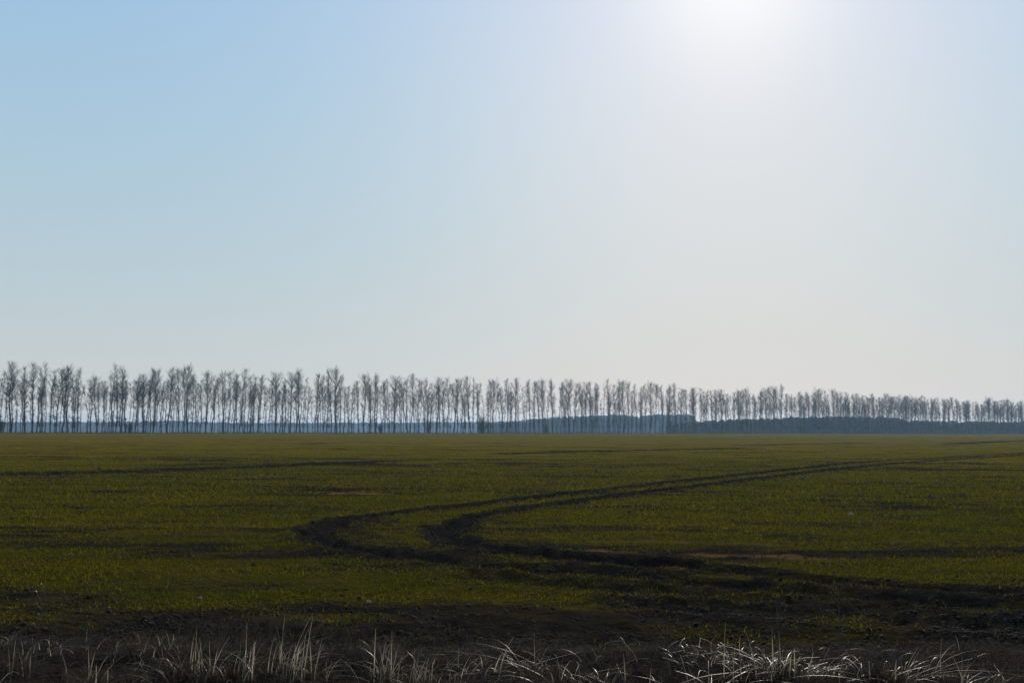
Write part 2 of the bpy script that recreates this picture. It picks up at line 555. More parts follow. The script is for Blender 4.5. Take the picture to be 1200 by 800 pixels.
# ------------------------------------------------------------------ bare trees
def tree_meshes(seed, H=18.0, r0=0.2, width=2.0, base=0.28, crook=0.25, fork=None, dens=1.0, top_heavy=0.8):
    rg = np.random.default_rng(seed)
    tV, tF, cV, cF = [], [], [], []

    def stem(p0, z0, z1, ra, rb, drift):
        k = 15
        t = np.linspace(0, 1, k)
        ph = rg.uniform(0, 6.28, 4)
        wx = crook * (np.sin(t * 4.1 + ph[0]) - math.sin(ph[0])) + 0.4 * crook * (np.sin(t * 11 + ph[1]) - math.sin(ph[1]))
        wy = crook * (np.sin(t * 3.7 + ph[2]) - math.sin(ph[2])) + 0.4 * crook * (np.sin(t * 10 + ph[3]) - math.sin(ph[3]))
        e = t ** 0.6
        p = np.column_stack([p0[0] + wx + drift[0] * e, p0[1] + wy + drift[1] * e, z0 + (z1 - z0) * t])
        r = ra + (rb - ra) * t ** 0.85
        return p, r

    stems = []
    if fork:
        fz = fork * H
        p, r = stem((0, 0), -0.3, fz, r0 * 1.05, r0 * 0.8, (0, 0))
        r[0] *= 1.5; r[1] *= 1.15
        tube(p, r, 8, tV, tF)
        az = rg.uniform(-0.3, 0.3)
        for s, hh in ((1, 1.0), (-1, rg.uniform(0.85, 0.97))):
            q, rr = stem(p[-1][:2], fz - 0.15, H * hh, r0 * 0.62, 0.018, (s * width * 0.45 * math.cos(az), s * width * 0.45 * math.sin(az)))
            tube(q, rr, 7, tV, tF)
            stems.append((q, rr))
    else:
        p, r = stem((0, 0), -0.3, H, r0, 0.018, (0, 0))
        r[0] *= 1.5
        tube(p, r, 8, tV, tF)
        stems.append((p, r))

    def twigs(q, rq, n, ln):
        for _ in range(n):
            t = rg.uniform(0.15, 1.0)
            k = t * (len(q) - 1)
            i = min(int(k), len(q) - 2)
            s = q[i] + (q[i + 1] - q[i]) * (k - i)
            d = unit(q[i + 1] - q[i])
            side = unit(rg.normal(0, 1, 3))
            dd = unit(d * 0.8 + side * 0.75 + np.array([0, 0, rg.uniform(-0.1, 0.7)]))
            L = ln * rg.uniform(0.5, 1.25)
            mid = s + dd * L * 0.5 + rg.normal(0, 0.05, 3)
            e = s + dd * L + np.array([0, 0, rg.uniform(-0.25, 0.25)]) * L
            tube([s, mid, e], [0.0085, 0.007, 0.0045], 3, cV, cF)

    for q, rr in stems:
        nb = int(100 * dens * (0.62 if fork else 1.0))
        for b in range(nb):
            u = rg.uniform(0, 1) ** top_heavy
            h = base + (0.98 - base) * u
            if rg.uniform() < 0.2:
                h = rg.uniform(0.08, base)
            zz = h * H
            if zz < q[0][2] + 0.2 or zz > q[-1][2] * 0.985:
                continue
            i = int(np.searchsorted(q[:, 2], zz)) - 1
            i = max(0, min(i, len(q) - 2))
            tt = (zz - q[i][2]) / (q[i + 1][2] - q[i][2])
            s = q[i] + (q[i + 1] - q[i]) * tt
            rs = rr[i] + (rr[i + 1] - rr[i]) * tt
            prof = math.sin(math.pi * min(1, max(0.08, (h - base + 0.10) / (1.07 - base + 0.10))) ** 1.25) ** 0.75
            if h < base:
                prof = 0.5
            L = width * prof * rg.uniform(0.45, 1.4) * 1.3
            az = rg.uniform(0, 2 * math.pi)
            el = math.radians(rg.uniform(22, 66))
            o = np.array([math.cos(az), math.sin(az), 0])
            p1 = s + o * L * 0.5 * math.cos(el) + np.array([0, 0, L * 0.5 * math.sin(el)])
            p2 = s + o * L * 0.8 * math.cos(el) + np.array([0, 0, L * (0.9 * math.sin(el) + 0.12)])
            p3 = p2 + o * L * 0.2 * math.cos(el) + np.array([0, 0, L * rg.uniform(0.05, 0.4)])
            pts = np.array([s, p1, p2, p3]) + np.vstack([[0, 0, 0], rg.normal(0, 0.07, (3, 3))])
            rb = min(rs * 0.6, 0.05)
            tube(pts, [rb, rb * 0.7, rb * 0.45, 0.008], 4, cV, cF)
            twigs(pts, None, int(8 + 9 * L), 0.42 + 0.24 * L)
        # leader twigs at the top
        top = q[-5:]
        twigs(top, None, int(40 * dens), 0.9)
    return (np.vstack(tV), np.vstack(tF)), (np.vstack(cV), np.vstack(cF))


STYLES = {
    # name: list of prototypes
    "thick": [dict(r0=0.27, width=1.70, base=0.27, dens=1.15), dict(r0=0.25, width=1.50, base=0.31, dens=1.1), dict(r0=0.26, width=1.84, base=0.25, dens=1.2, crook=0.35), dict(r0=0.25, width=1.36, base=0.33, top_heavy=0.65, dens=1.1)],
    "medium": [dict(r0=0.185, width=1.29, base=0.29), dict(r0=0.18, width=1.16, base=0.34, top_heavy=0.7), dict(r0=0.19, width=1.50, base=0.27, crook=0.32), dict(r0=0.17, width=1.09, base=0.36, top_heavy=0.65, dens=0.9), dict(r0=0.18, width=1.29, base=0.31, crook=0.4)],
    "slender": [dict(r0=0.115, width=0.88, base=0.33, dens=0.62), dict(r0=0.10, width=0.75, base=0.36, dens=0.5, crook=0.35), dict(r0=0.12, width=1.02, base=0.3, dens=0.6), dict(r0=0.105, width=0.82, base=0.38, dens=0.55, crook=0.4)],
    "forked": [dict(r0=0.26, width=1.50, fork=0.27, base=0.28), dict(r0=0.24, width=1.63, fork=0.36, base=0.31), dict(r0=0.24, width=1.36, fork=0.20, base=0.3)],
    "crooked": [dict(r0=0.22, width=1.43, crook=0.65, base=0.3), dict(r0=0.2, width=1.36, crook=0.75, base=0.31)],
}
PROTO = {}
sd = 100
for st, lst in STYLES.items():
    PROTO[st] = []
    for kw in lst:
        sd += 1
        (tv, tf), (cv, cf) = tree_meshes(sd, **kw)
        PROTO[st].append((new_mesh("trunk", tv, tf, BARK, True), new_mesh("crown", cv, cf, TWIG)))

# picture column of the trunk foot, style, picture row of the treetop, lean in pixels at the top (+ right), landmark phrase
T, M, S, K, C = "thick", "medium", "slender", "forked", "crooked"
TREES = [
    (-9, M, 434, 0), (0.5, S, 436, 0),
    (12, T, 426, 0), (19, S, 435, -2), (26.5, S, 440, 0), (29.5, M, 430, -6), (37.5, T, 427, -1), (43, S, 432, 0), (48, M, 428, 0), (52, S, 441, 1),
    (59, M, 434, 0), (64, S, 440, 0), (66, M, 436, 0), (73, K, 431, 0), (80, T, 432, -1), (84.5, S, 443, 0), (91, M, 433, 0), (103, S, 449, -4), (107, S, 451, 0),
    (114, T, 443, -2), (122, S, 447, -5), (126, S, 440, 1), (130.6, M, 430, -1), (135.5, S, 440, 0), (142.5, T, 432, -1), (147.5, S, 446, 0), (153.5, S, 444, 4), (158, S, 447, 1), (162, S, 443, 0),
    (168, T, 440, 0), (170.5, M, 433, 5), (179.6, T, 434, 1), (183.5, S, 434, 3), (188.5, S, 447, 0), (195.5, T, 432, 1), (201.8, S, 440, -1), (206, S, 436, 0), (209, M, 433, -1),
    (215, M, 434, 0), (220, T, 431, 1), (225, M, 441, 1), (229, S, 446, -1), (232, S, 446, 2), (241, T, 438, -3), (248, K, 446, -1), (258, S, 442, -2), (262, T, 437, -2), (267, M, 435, 3),
    (275, S, 448, 0), (278, M, 439, 0), (286, C, 434, -2), (293, M, 440, 1), (297.5, M, 442, -2), (302.6, M, 440, 1), (305, S, 443, 0), (312, S, 450, -4), (315.5, S, 446, 0), (319.5, S, 444, 0),
    (323, T, 438, -3), (328.5, S, 449, 0), (331.5, M, 446, -1), (340, T, 438, -1), (346.7, M, 435, 2), (351.7, T, 437, -1), (356.4, S, 443, 0),
    (369.5, M, 439, 1), (373, M, 441, -1), (379, M, 441, -1), (384, S, 449, 1), (388.5, M, 435, -3), (394.4, T, 434, 0), (399, M, 441, 1), (407, S, 452, 0), (409.5, S, 453, 0), (413.7, S, 451, 0),
    (420.8, M, 447, -2), (426.4, T, 441, -2), (433, M, 450, 1), (436, S, 448, 0), (439.5, T, 440, -2), (447.5, S, 449, 0), (451, M, 447, -1), (455, S, 444, -2), (461.8, T, 442, -1), (469, M, 446, -1), (472.5, S, 449, 0),
    (477.2, K, 443, 0), (480.8, M, 439, 1), (490, M, 444, 0), (497.4, M, 448, -3), (500.6, M, 444, 0), (504, S, 450, 0), (507.7, S, 452, 0), (512, T, 444, 0), (515.5, S, 452, 0), (519, M, 447, 1), (524.3, M, 445, 0),
    (528, S, 449, 1), (531.5, K, 447, 0), (535.6, M, 445, 1), (541.6, M, 446, -1), (551.7, T, 442, -4), (555, S, 443, 0), (560, S, 448, -1), (567, C, 450, -3), (572.7, M, 447, 0), (578.4, T, 447, 0), (585.5, S, 450, -1), (588.5, M, 456, 0), (594.6, M, 445, 0), (598, S, 449, 0),
    (603.7, M, 444, -1), (607, S, 449, 1), (613.3, S, 454, -3), (616.5, S, 449, 0), (621, M, 446, -1), (626.6, M, 448, -2), (631.3, M, 447, -1), (636.7, T, 447, 1), (642, S, 452, 0), (647.3, T, 446, 0), (652, M, 448, 6), (661, M, 452, -1), (662.7, S, 451, 1),
    (666.7, T, 446, 0), (672.8, M, 449, 2), (677, S, 453, 0), (681.3, M, 449, 0), (686.6, T, 449, 0), (693, M, 448, -1), (696, S, 453, 0), (698.8, S, 455, 0),
    (702, T, 450, -1), (708, S, 455, 0), (713.8, M, 447, 0), (719.3, M, 451, -1), (723.4, S, 454, 0), (726.6, M, 449, 1), (731.3, T, 448, -2), (736.7, M, 449, 1), (741, S, 459, 0), (746, M, 453, 0), (750, S, 456, 0), (756, M, 452, 0), (761.4, T, 450, 0), (767.5, M, 451, 1),
    (773, S, 453, 0), (777, M, 453, -1), (781, S, 456, 0), (784.5, T, 453, -1), (788, S, 456, 0), (791.4, M, 450, -1), (794, S, 458, 0), (798.3, M, 455, 0), (801.5, S, 458, 0), (805.3, M, 457, 0), (811, M, 455, 1), (815, T, 456, -1), (821.8, M, 455, 0), (825.5, S, 459, 0), (828, M, 458, 0),
    (835.6, M, 458, -1), (838.8, T, 458, -1), (842.5, S, 461, 0), (846.8, T, 457, 0), (851.5, M, 463, 0), (860, M, 460, 0), (864.3, T, 459, 0), (868, M, 461, 0), (870.7, S, 463, 0), (876, T, 457, 0), (880, S, 462, 0), (883.4, M, 463, 0), (887, S, 464, 1), (890.9, T, 459, 0), (894, M, 460, 0), (897.8, T, 456, -1),
    (902.3, M, 455, -1), (907, T, 454, -1), (911, M, 457, 0), (916.5, M, 452, 0), (920.7, M, 462, 0), (925, S, 464, 0), (929, S, 463, 0), (935.6, T, 460, 0), (938, M, 462, 1), (942, S, 463, 0), (946, M, 460, 0), (950, S, 463, 0), (953, M, 461, 0), (957, M, 460, 0), (960, T, 457, 0), (963.8, M, 460, 0), (969, M, 458, 0), (972, S, 462, 0),
    (975.5, T, 458, 0), (980.8, T, 461, 0), (986, M, 461, 1), (990.9, M, 460, 0), (996, M, 464, 0), (1000, M, 463, 0), (1003.5, T, 462, 0), (1007, S, 466, 0), (1010, M, 465, 0), (1015.4, M, 465, 0), (1019, S, 467, 0), (1022, M, 462, 0), (1025.5, M, 466, 0), (1032, M, 466, 0), (1035.5, S, 467, 0), (1038.8, T, 462, 0), (1042.5, M, 463, 0), (1046, M, 465, 0), (1049.4, T, 465, 0), (1053.7, M, 463, 0),
    (1059.5, T, 466, 0), (1063, M, 466, 0), (1065.4, T, 465, 0), (1069, S, 468, 0), (1072, T, 466, 0), (1076.5, M, 467, 0), (1080, M, 466, 0), (1083, M, 465, 0), (1086, M, 465, 0), (1091, M, 468, 0), (1094, S, 470, 0), (1097.8, M, 467, 0),
    (1102, M, 468, 0), (1107.4, T, 468, 0), (1111.7, M, 469, 0), (1117, M, 466, 0), (1122, M, 468, 0), (1125, S, 470, 0), (1128.7, M, 471, 0), (1133, M, 472, 0), (1136.7, T, 470, 0), (1143.6, M, 475, 0), (1146.8, M, 474, 0), (1150, S, 474, 0), (1153, M, 471, 0), (1157.4, T, 469, 0), (1161, T, 467, 0), (1166, M, 469, 0), (1169, S, 471, 0), (1173, M, 469, 0), (1178, M, 470, 0), (1184, T, 469, 0), (1187, M, 471, 0), (1190, M, 473, 0), (1194, M, 472, 0), (1199, M, 471, 0), (1205, T, 471, 0), (1212, M, 472, 0),
]

# trees one finds at once; the others are counted from them
LAND = {
    12: ("tallest thick leafless tree with a wide crown near the left end of the row", "the tall thick tree at the left end"),
    73: ("leafless tree forking low into two stems, left of the row's first dip", "the forked tree before the first dip"),
    114: ("thick dark short-topped leafless tree just right of the row's first dip", "the thick dark tree after the first dip"),
    142.5: ("thick leafless tree with a narrow dense crown just left of the second dip", "the thick tree before the second dip"),
    168: ("thick leafless tree just right of the second dip, close against a right-leaning trunk", "the thick tree after the second dip"),
    195.5: ("thick tall leafless tree with a straight trunk over the far ridge's hump", "the thick tree over the ridge hump"),
    241: ("thick leafless tree leaning left alone between two see-through gaps of pale sky", "the lone left-leaning thick tree"),
    286: ("leafless tree with a thick crooked wavy trunk in the left quarter", "the crooked tree in the left quarter"),
    323: ("thick leafless tree tilting left with a bushy crown, left of the domed crowns", "the tilting thick tree before the dome"),
    351.7: ("thick leafless tree under the widest domed crown, left of the third dip", "the thick tree under the dome"),
    394.4: ("tall thick upright leafless tree peaking between the third and fourth dips", "the peak tree between two dips"),
    439.5: ("thick leafless tree with a dark crown mass right of the fourth dip", "the thick tree after the fourth dip"),
    477.2: ("stout leafless tree splitting into two stems left of the narrow central gap", "the forked tree before the central gap"),
    512: ("thick upright leafless tree with a narrow crown right of the narrow central gap", "the thick tree after the central gap"),
    551.7: ("thick leafless tree tilting left with a thin spire top near the middle", "the tilting spire-topped tree"),
    578.4: ("thick dead-straight leafless tree left of the small dip at the middle", "the dead-straight tree at the middle"),
    647.3: ("thick dark straight leafless tree beside a strongly right-leaning one past the middle", "the dark tree beside the right-leaning one"),
    666.7: ("thick leafless tree just right of the strongly right-leaning one", "the thick tree past the right-leaning one"),
    702: ("thick upright leafless tree with a bare dark pole where the blue wood rises", "the pole-like tree before the high wood"),
    731.3: ("thick leafless tree with a dense rounded crown left of the low sparse stretch", "the round-crowned tree before the sparse stretch"),
    761.4: ("thick leafless tree with a thin pointed tip right of the low sparse stretch", "the point-tipped tree after the sparse stretch"),
    815: ("thick leafless tree at the step where the blue wood behind drops", "the thick tree at the wood's step"),
    846.8: ("thick leafless tree just left of the V-shaped dip right of centre", "the thick tree before the V dip"),
    864.3: ("thick leafless tree just right of the V-shaped dip right of centre", "the thick tree after the V dip"),
    916.5: ("slim pale leafless tree whose rounded top pokes above its neighbours", "the slim poking-up tree"),
    935.6: ("thick dark leafless tree with a dense clump of twigs below the poking-up top", "the dark tree after the poking-up one"),
    975.5: ("thick leafless tree with a flat-topped dense crown in the right-hand thicket", "the flat-topped thick tree"),
    1038.8: ("thick leafless tree rising a little above the dense right-hand thicket", "the raised tree in the thicket"),
    1072: ("thick leafless tree with a blunt crown midway along the dense right-hand thicket", "the blunt thicket tree"),
    1117: ("leafless tree with a sharp peaked tip before the row's last dip", "the sharp-peaked tree"),
    1161: ("thick dark leafless tree under a rounded hump just after the row's last dip", "the thick tree after the last dip"),
    1205: ("thick leafless tree cut by the right edge of the photo", "the tree at the right edge"),
}
ORD = "zero first second third fourth fifth sixth seventh eighth ninth tenth eleventh twelfth".split()
lm_x = sorted(LAND)
xs_all = [t[0] for t in TREES]


def look(st, lean):
    a = {"thick": "thick", "medium": "middling", "slender": "slender", "forked": "forked", "crooked": "crooked"}[st]
    b = ""
    if lean <= -3:
        b = " left-leaning"
    elif lean >= 3:
        b = " right-leaning"
    return a + b + " bare tree"


def tree_label(i):
    x, st, top, lean = TREES[i]
    if x in LAND:
        return LAND[x][0]
    best = min(lm_x, key=lambda q: abs(xs_all.index(q) - i))
    k = i - xs_all.index(best)
    return f"{look(st, lean)}, {ORD[abs(k)]} trunk {'right' if k > 0 else 'left'} of {LAND[best][1]}"


def tree_from(pair, name="bare_tree"):
    root = bpy.data.objects.new(name, None)
    root.empty_display_size = 0.5
    COL.objects.link(root)
    link("trunk", pair[0], root)
    link("crown", pair[1], root)
    return root


FIRST = {}


def place_tree(pair, loc, rz, tilt, sxy, sz):
    """the first of each kind is built; the rest are copies of it, trunk and crown"""
    key = pair[0].name
    if key not in FIRST:
        root = FIRST[key] = tree_from(pair)
    else:
        src = FIRST[key]
        root = src.copy(); COL.objects.link(root)
        for ch in src.children:
            c = ch.copy(); COL.objects.link(c); c.parent = root
    view = Vector((loc[0], loc[1], 0)).normalized()
    mr = Matrix.Rotation(tilt, 4, view) @ Matrix.Rotation(rz, 4, 'Z')
    root.location = loc
    root.rotation_euler = mr.to_euler()
    root.scale = (sxy, sxy, sz)
    return root


rr = random.Random(5)
count = {}
for i, (px, st, top, lean) in enumerate(TREES):
    off = rr.uniform(0, 2.5) if st in (T, K, C) else (rr.uniform(0, 6) if st == M else rr.uniform(2, 9))
    gx, gy = on_belt(px, off)
    gz = float(ground_z(np.array([gx]), np.array([gy]))[0])
    d = ray(px, top)
    h = (CAM_H + d[2] * gy) - gz
    tilt = math.atan2(lean / F * gy, h)
    k = count.get(st, 0); count[st] = k + 1
    pair = PROTO[st][(k * 7 + k // 3) % len(PROTO[st])]
    rz = rr.uniform(0, 2 * math.pi) if st != K else rr.uniform(-0.4, 0.4)
    sxy = rr.uniform(0.88, 1.15)
    o = place_tree(pair, (gx, gy, gz), rz, tilt, sxy, h / 18.0)
    tag(o, tree_label(i), "tree", "bare trees in the row beyond the field")


# ------------------------------------------------------------------ low bare bushes between the trunks
def bush_mesh(seed):
    rg = np.random.default_rng(seed)
    V, Fc = [], []
    for _ in range(60):
        az, el = rg.uniform(0, 6.28), math.radians(rg.uniform(35, 88))
        L = rg.uniform(0.7, 1.0)
        d = np.array([math.cos(az) * math.cos(el), math.sin(az) * math.cos(el), math.sin(el)])
        s = np.array([rg.normal(0, 0.12), rg.normal(0, 0.12), -0.05])
        p = np.array([s, s + d * L * 0.5, s + d * L + [0, 0, rg.uniform(-0.05, 0.1)]])
        tube(p, [0.012, 0.009, 0.003], 3, V, Fc)
        for _k in range(9):
            t = rg.uniform(0.35, 1)
            q = s + d * L * t
            e = unit(d + rg.normal(0, 0.6, 3))
            tube([q, q + e * 0.12, q + e * 0.24 * rg.uniform(0.6, 1.3)], [0.006, 0.005, 0.003], 3, V, Fc)
    return new_mesh("bare_bush", np.vstack(V), np.vstack(Fc), SHRUB)


BUSH = [bush_mesh(s) for s in (1, 2, 3)]
BUSHES = [(1, 4.2, "the row's left end"), (152, 3.6, "the trunks by the second dip"), (446, 3.6, "the trunks right of the fourth dip"), (502, 4.0, "the trunks right of the central gap"), (565, 7.0, "the crooked trunk near the middle"), (640, 3.6, "the trunks past the middle")]
for i, (px, hgt, where) in enumerate(BUSHES):
    gx, gy = on_belt(px, 3.0 + (i * 1.7) % 3)
    gz = float(ground_z(np.array([gx]), np.array([gy]))[0])
    o = link("bare_bush", BUSH[i % 3])
    o.location = (gx, gy, gz); o.scale = (hgt * 0.45, hgt * 0.45, hgt); o.rotation_euler = (0, 0, i * 2.1)
    tag(o, f"low bare bush at the foot of {where}", "bush", "bare bushes between the trunks")


# ------------------------------------------------------------------ what no one could count: the thin trees deep in the belt and the dry growth at its foot
def build_back_row():
    rg = np.random.default_rng(77)
    tv, tf, cv, cf = [], [], [], []
    nt_, nc_ = 0, 0
    px = -330.0
    protos = [tree_meshes(900 + k, **kw) for k, kw in enumerate(STYLES["slender"] + STYLES["medium"][:2])]
    while px < 1420:
        px += rg.uniform(2.2, 7.5) * (1.0 - 0.68 * sstep(700, 1050, px))
        gx, gy = on_belt(px, rg.uniform(7, 17))
        gz = float(ground_z(np.array([gx]), np.array([gy]))[0])
        top = np.interp(px, [0, 200, 400, 600, 800, 1000, 1200], [446, 448, 453, 458, 464, 468, 474]) + rg.uniform(-3, 8)
        h = (CAM_H + ray(px, top)[2] * gy) - gz
        (a, fa), (b, fb) = protos[rg.integers(0, len(protos))]
        an = rg.uniform(0, 6.28); c, s_ = math.cos(an), math.sin(an)
        for src, f, V, Fc, is_t in ((a, fa, tv, tf, True), (b, fb, cv, cf, False)):
            q = np.column_stack([(src[:, 0] * c - src[:, 1] * s_) * 0.95 + gx, (src[:, 0] * s_ + src[:, 1] * c) * 0.95 + gy, src[:, 2] * h / 18.0 + gz])
            Fc.append(f + (nt_ if is_t else nc_)); V.append(q)
            if is_t:
                nt_ += len(q)
            else:
                nc_ += len(q)
    F_all = tf + [f + nt_ for f in cf]
    me = new_mesh("thin_trees", np.vstack(tv + cv), np.vstack(F_all), TWIG)
    o = link("thin_trees", me)
    tag(o, "tangle of thin bare trees standing deep inside the tree row", "trees", kind="stuff")


build_back_row()


def build_belt_foot():
    n = 20000
    px = RNG.uniform(-330, 1420, n)
    off = RNG.uniform(-1.5, 9, n)
    d0 = np.array([ray(p, 503.0)[:2] for p in np.linspace(-330, 1420, 200)])
    dx = np.interp(px, np.linspace(-330, 1420, 200), d0[:, 0])
    # meet of the sight line with the shifted belt line
    ax, ay = P0[0] + NRM[0] * off, P0[1] + NRM[1] * off
    den = dx * (-ROW[1]) + ROW[0]
    t = (ax * (-ROW[1]) + ay * ROW[0]) / den
    x, y = dx * t, t
    cl = fbm(x * 0.12, y * 0.12, 95, 3)
    h = RNG.uniform(0.25, 0.8, n) * (0.3 + 1.9 * np.clip(cl - 0.3, 0, 1)) * np.where(RNG.uniform(0, 1, n) < 0.05, 2.6, 1.0)
    V, Q = blades(x, y, ground_z(x, y) - 0.03, h, RNG.uniform(0.03, 0.09, n), RNG.uniform(0.05, 0.4, n), RNG.uniform(0, 6.28, n), RNG.uniform(0, 0.5, n), 2)
    o = link("dry_undergrowth", new_mesh("dry_undergrowth", V, Q, DEAD))
    tag(o, "dark dry undergrowth along the foot of the tree row", "undergrowth", kind="stuff")


build_belt_foot()

# ------------------------------------------------------------------ far woods: many merged crowns
def crown_template(seed):
    import bmesh
    bm = bmesh.new()
    bmesh.ops.create_icosphere(bm, subdivisions=2, radius=1)
    rg = np.random.default_rng(seed)
    v = np.array([p.co[:] for p in bm.verts])
    v *= (1 + rg.normal(0, 0.16, len(v)))[:, None]
    f = np.array([[q.index for q in p.verts] for p in bm.faces])
    bm.free()
    return v, f


CT = [crown_template(s) for s in range(5)]


def wood(px0, px1, dist, tops, depth, mat, label, seed, step=2.3, rows=4):
    """tops: list of (picture column, picture row of the treetops)"""
    rg = np.random.default_rng(seed)
    V, Fc, base = [], [], 0
    tx, ty = [t[0] for t in tops], [t[1] for t in tops]
    x0, x1 = (px0 - 600) / F * dist, (px1 - 600) / F * dist
    for r in range(rows):
        x = x0
        while x < x1:
            x += step * rg.uniform(0.5, 1.5)
            y = dist + depth * r / rows + rg.uniform(-0.4, 0.4) * depth / rows
            px = 600 + F * x / y
            d = ray(px, np.interp(px, tx, ty))
            ztop = CAM_H + d[2] * y - abs(rg.normal(0, 0.6 * dist / 1000 + 0.5)) + (0.7 * dist / 1000 if rg.uniform() < 0.12 else 0) - (rows - 1 - r) * 0.4 * rg.uniform(0, 1)
            zb = float(ground_z(np.array([x]), np.array([y]))[0])
            H = ztop - zb
            w = rg.uniform(1.0, 2.3) if r == 0 else rg.uniform(2.2, 3.6)
            for part in range(3):
                v, f = CT[rg.integers(0, 5)]
                hz = H * (0.30, 0.28, 0.22)[part]
                cz = zb + H * (0.22, 0.52, 0.78)[part]
                ww = w * (1.0, 0.95, 0.7)[part]
                a = rg.uniform(0, 6.28)
                q = np.column_stack([(v[:, 0] * math.cos(a) - v[:, 1] * math.sin(a)) * ww + x + rg.normal(0, 0.4), (v[:, 0] * math.sin(a) + v[:, 1] * math.cos(a)) * ww + y, v[:, 2] * hz + cz])
                V.append(q); Fc.append(f + base); base += len(v)
    me = new_mesh("distant_wood", np.vstack(V), np.vstack(Fc), mat)
    o = link("distant_wood", me)
    tag(o, label, "wood", kind="stuff")


WOODM = wood_material("far_wood", (0.010, 0.012, 0.010), (0.022, 0.023, 0.018), 0.15, (1, 1, 1))
wood(-520, 640, 1900, [(-520, 493), (-100, 493.5), (0, 494), (180, 493.5), (205, 492), (225, 494), (300, 495), (400, 495), (470, 494.5), (580, 493.5), (640, 494)], 120, WOODM, "pale blue hazy wooded ridge behind the left half of the tree row", 1)
wood(560, 815, 1050, [(560, 497), (590, 494), (610, 492.5), (640, 489), (670, 487.5), (700, 486.5), (720, 485), (745, 487), (765, 485), (808, 485), (815, 487)], 90, WOODM, "blue wood with a high stepped top behind the row right of centre", 2)
wood(800, 1420, 640, [(800, 493), (830, 492), (860, 490.5), (900, 489.5), (950, 487.5), (1000, 487.5), (1045, 488), (1065, 492), (1120, 492.5), (1160, 493), (1180, 494), (1200, 492), (1420, 492)], 80, WOODM, "dark blue wood close behind the right end of the tree row", 3)


# ------------------------------------------------------------------ tufts of bright straw and tall stalks on the verge
def tuft(px, py_tip, py_foot, n, spread, az0, azs, label, straw=0.5, width=0.012):
    """a tuft whose tips reach picture row PY_TIP and whose foot is at PY_FOOT"""
    gx, gy = ground_at(px, py_foot)
    z = float(verge_z(np.array([gx]), np.array([gy]))[0])
    h = (py_foot - py_tip) / F * gy + 0.03
    root = bpy.data.objects.new("dry_grass_tuft", None)
    root.empty_display_size = 0.1
    COL.objects.link(root)
    root.location = (gx, gy, z)
    for name, mat, k in (("straw_blade", STRAWM, int(n * straw * 1.0)), ("dead_blade", DEAD, n * 2)):
        if k < 1:
            continue
        st = name == "straw_blade"
        a = RNG.normal(az0, azs * 1.8, k) if st else RNG.uniform(0, 2 * math.pi, k)
        bent = RNG.uniform(0, 1, k) < 0.5
        hk = h * RNG.uniform(0.25, 1.0, k) * np.where(bent, 0.75, 1.0) if st else h * RNG.uniform(0.15, 0.75, k)
        V, Q = blades(RNG.normal(0, spread * 0.35, k), RNG.normal(0, spread * 0.25, k), np.full(k, -0.03), hk, width * RNG.uniform(0.3, 1.15, k) * (1.0 if st else 0.75), spread * RNG.uniform(0.1, 1.0, k) ** 1.5 * 1.8 * (np.where(bent, 2.0, 0.9) if st else 1.6), a, np.where(bent, RNG.uniform(0.4, 1.0, k), RNG.uniform(0.0, 0.5, k)), 6)
        o = link("bright_blades" if name == "straw_blade" else "dull_blades", new_mesh(name, V, Q, mat), root)
        o["kind"] = "stuff"
    tag(root, label, "grass tuft", "dry grass tufts on the verge")


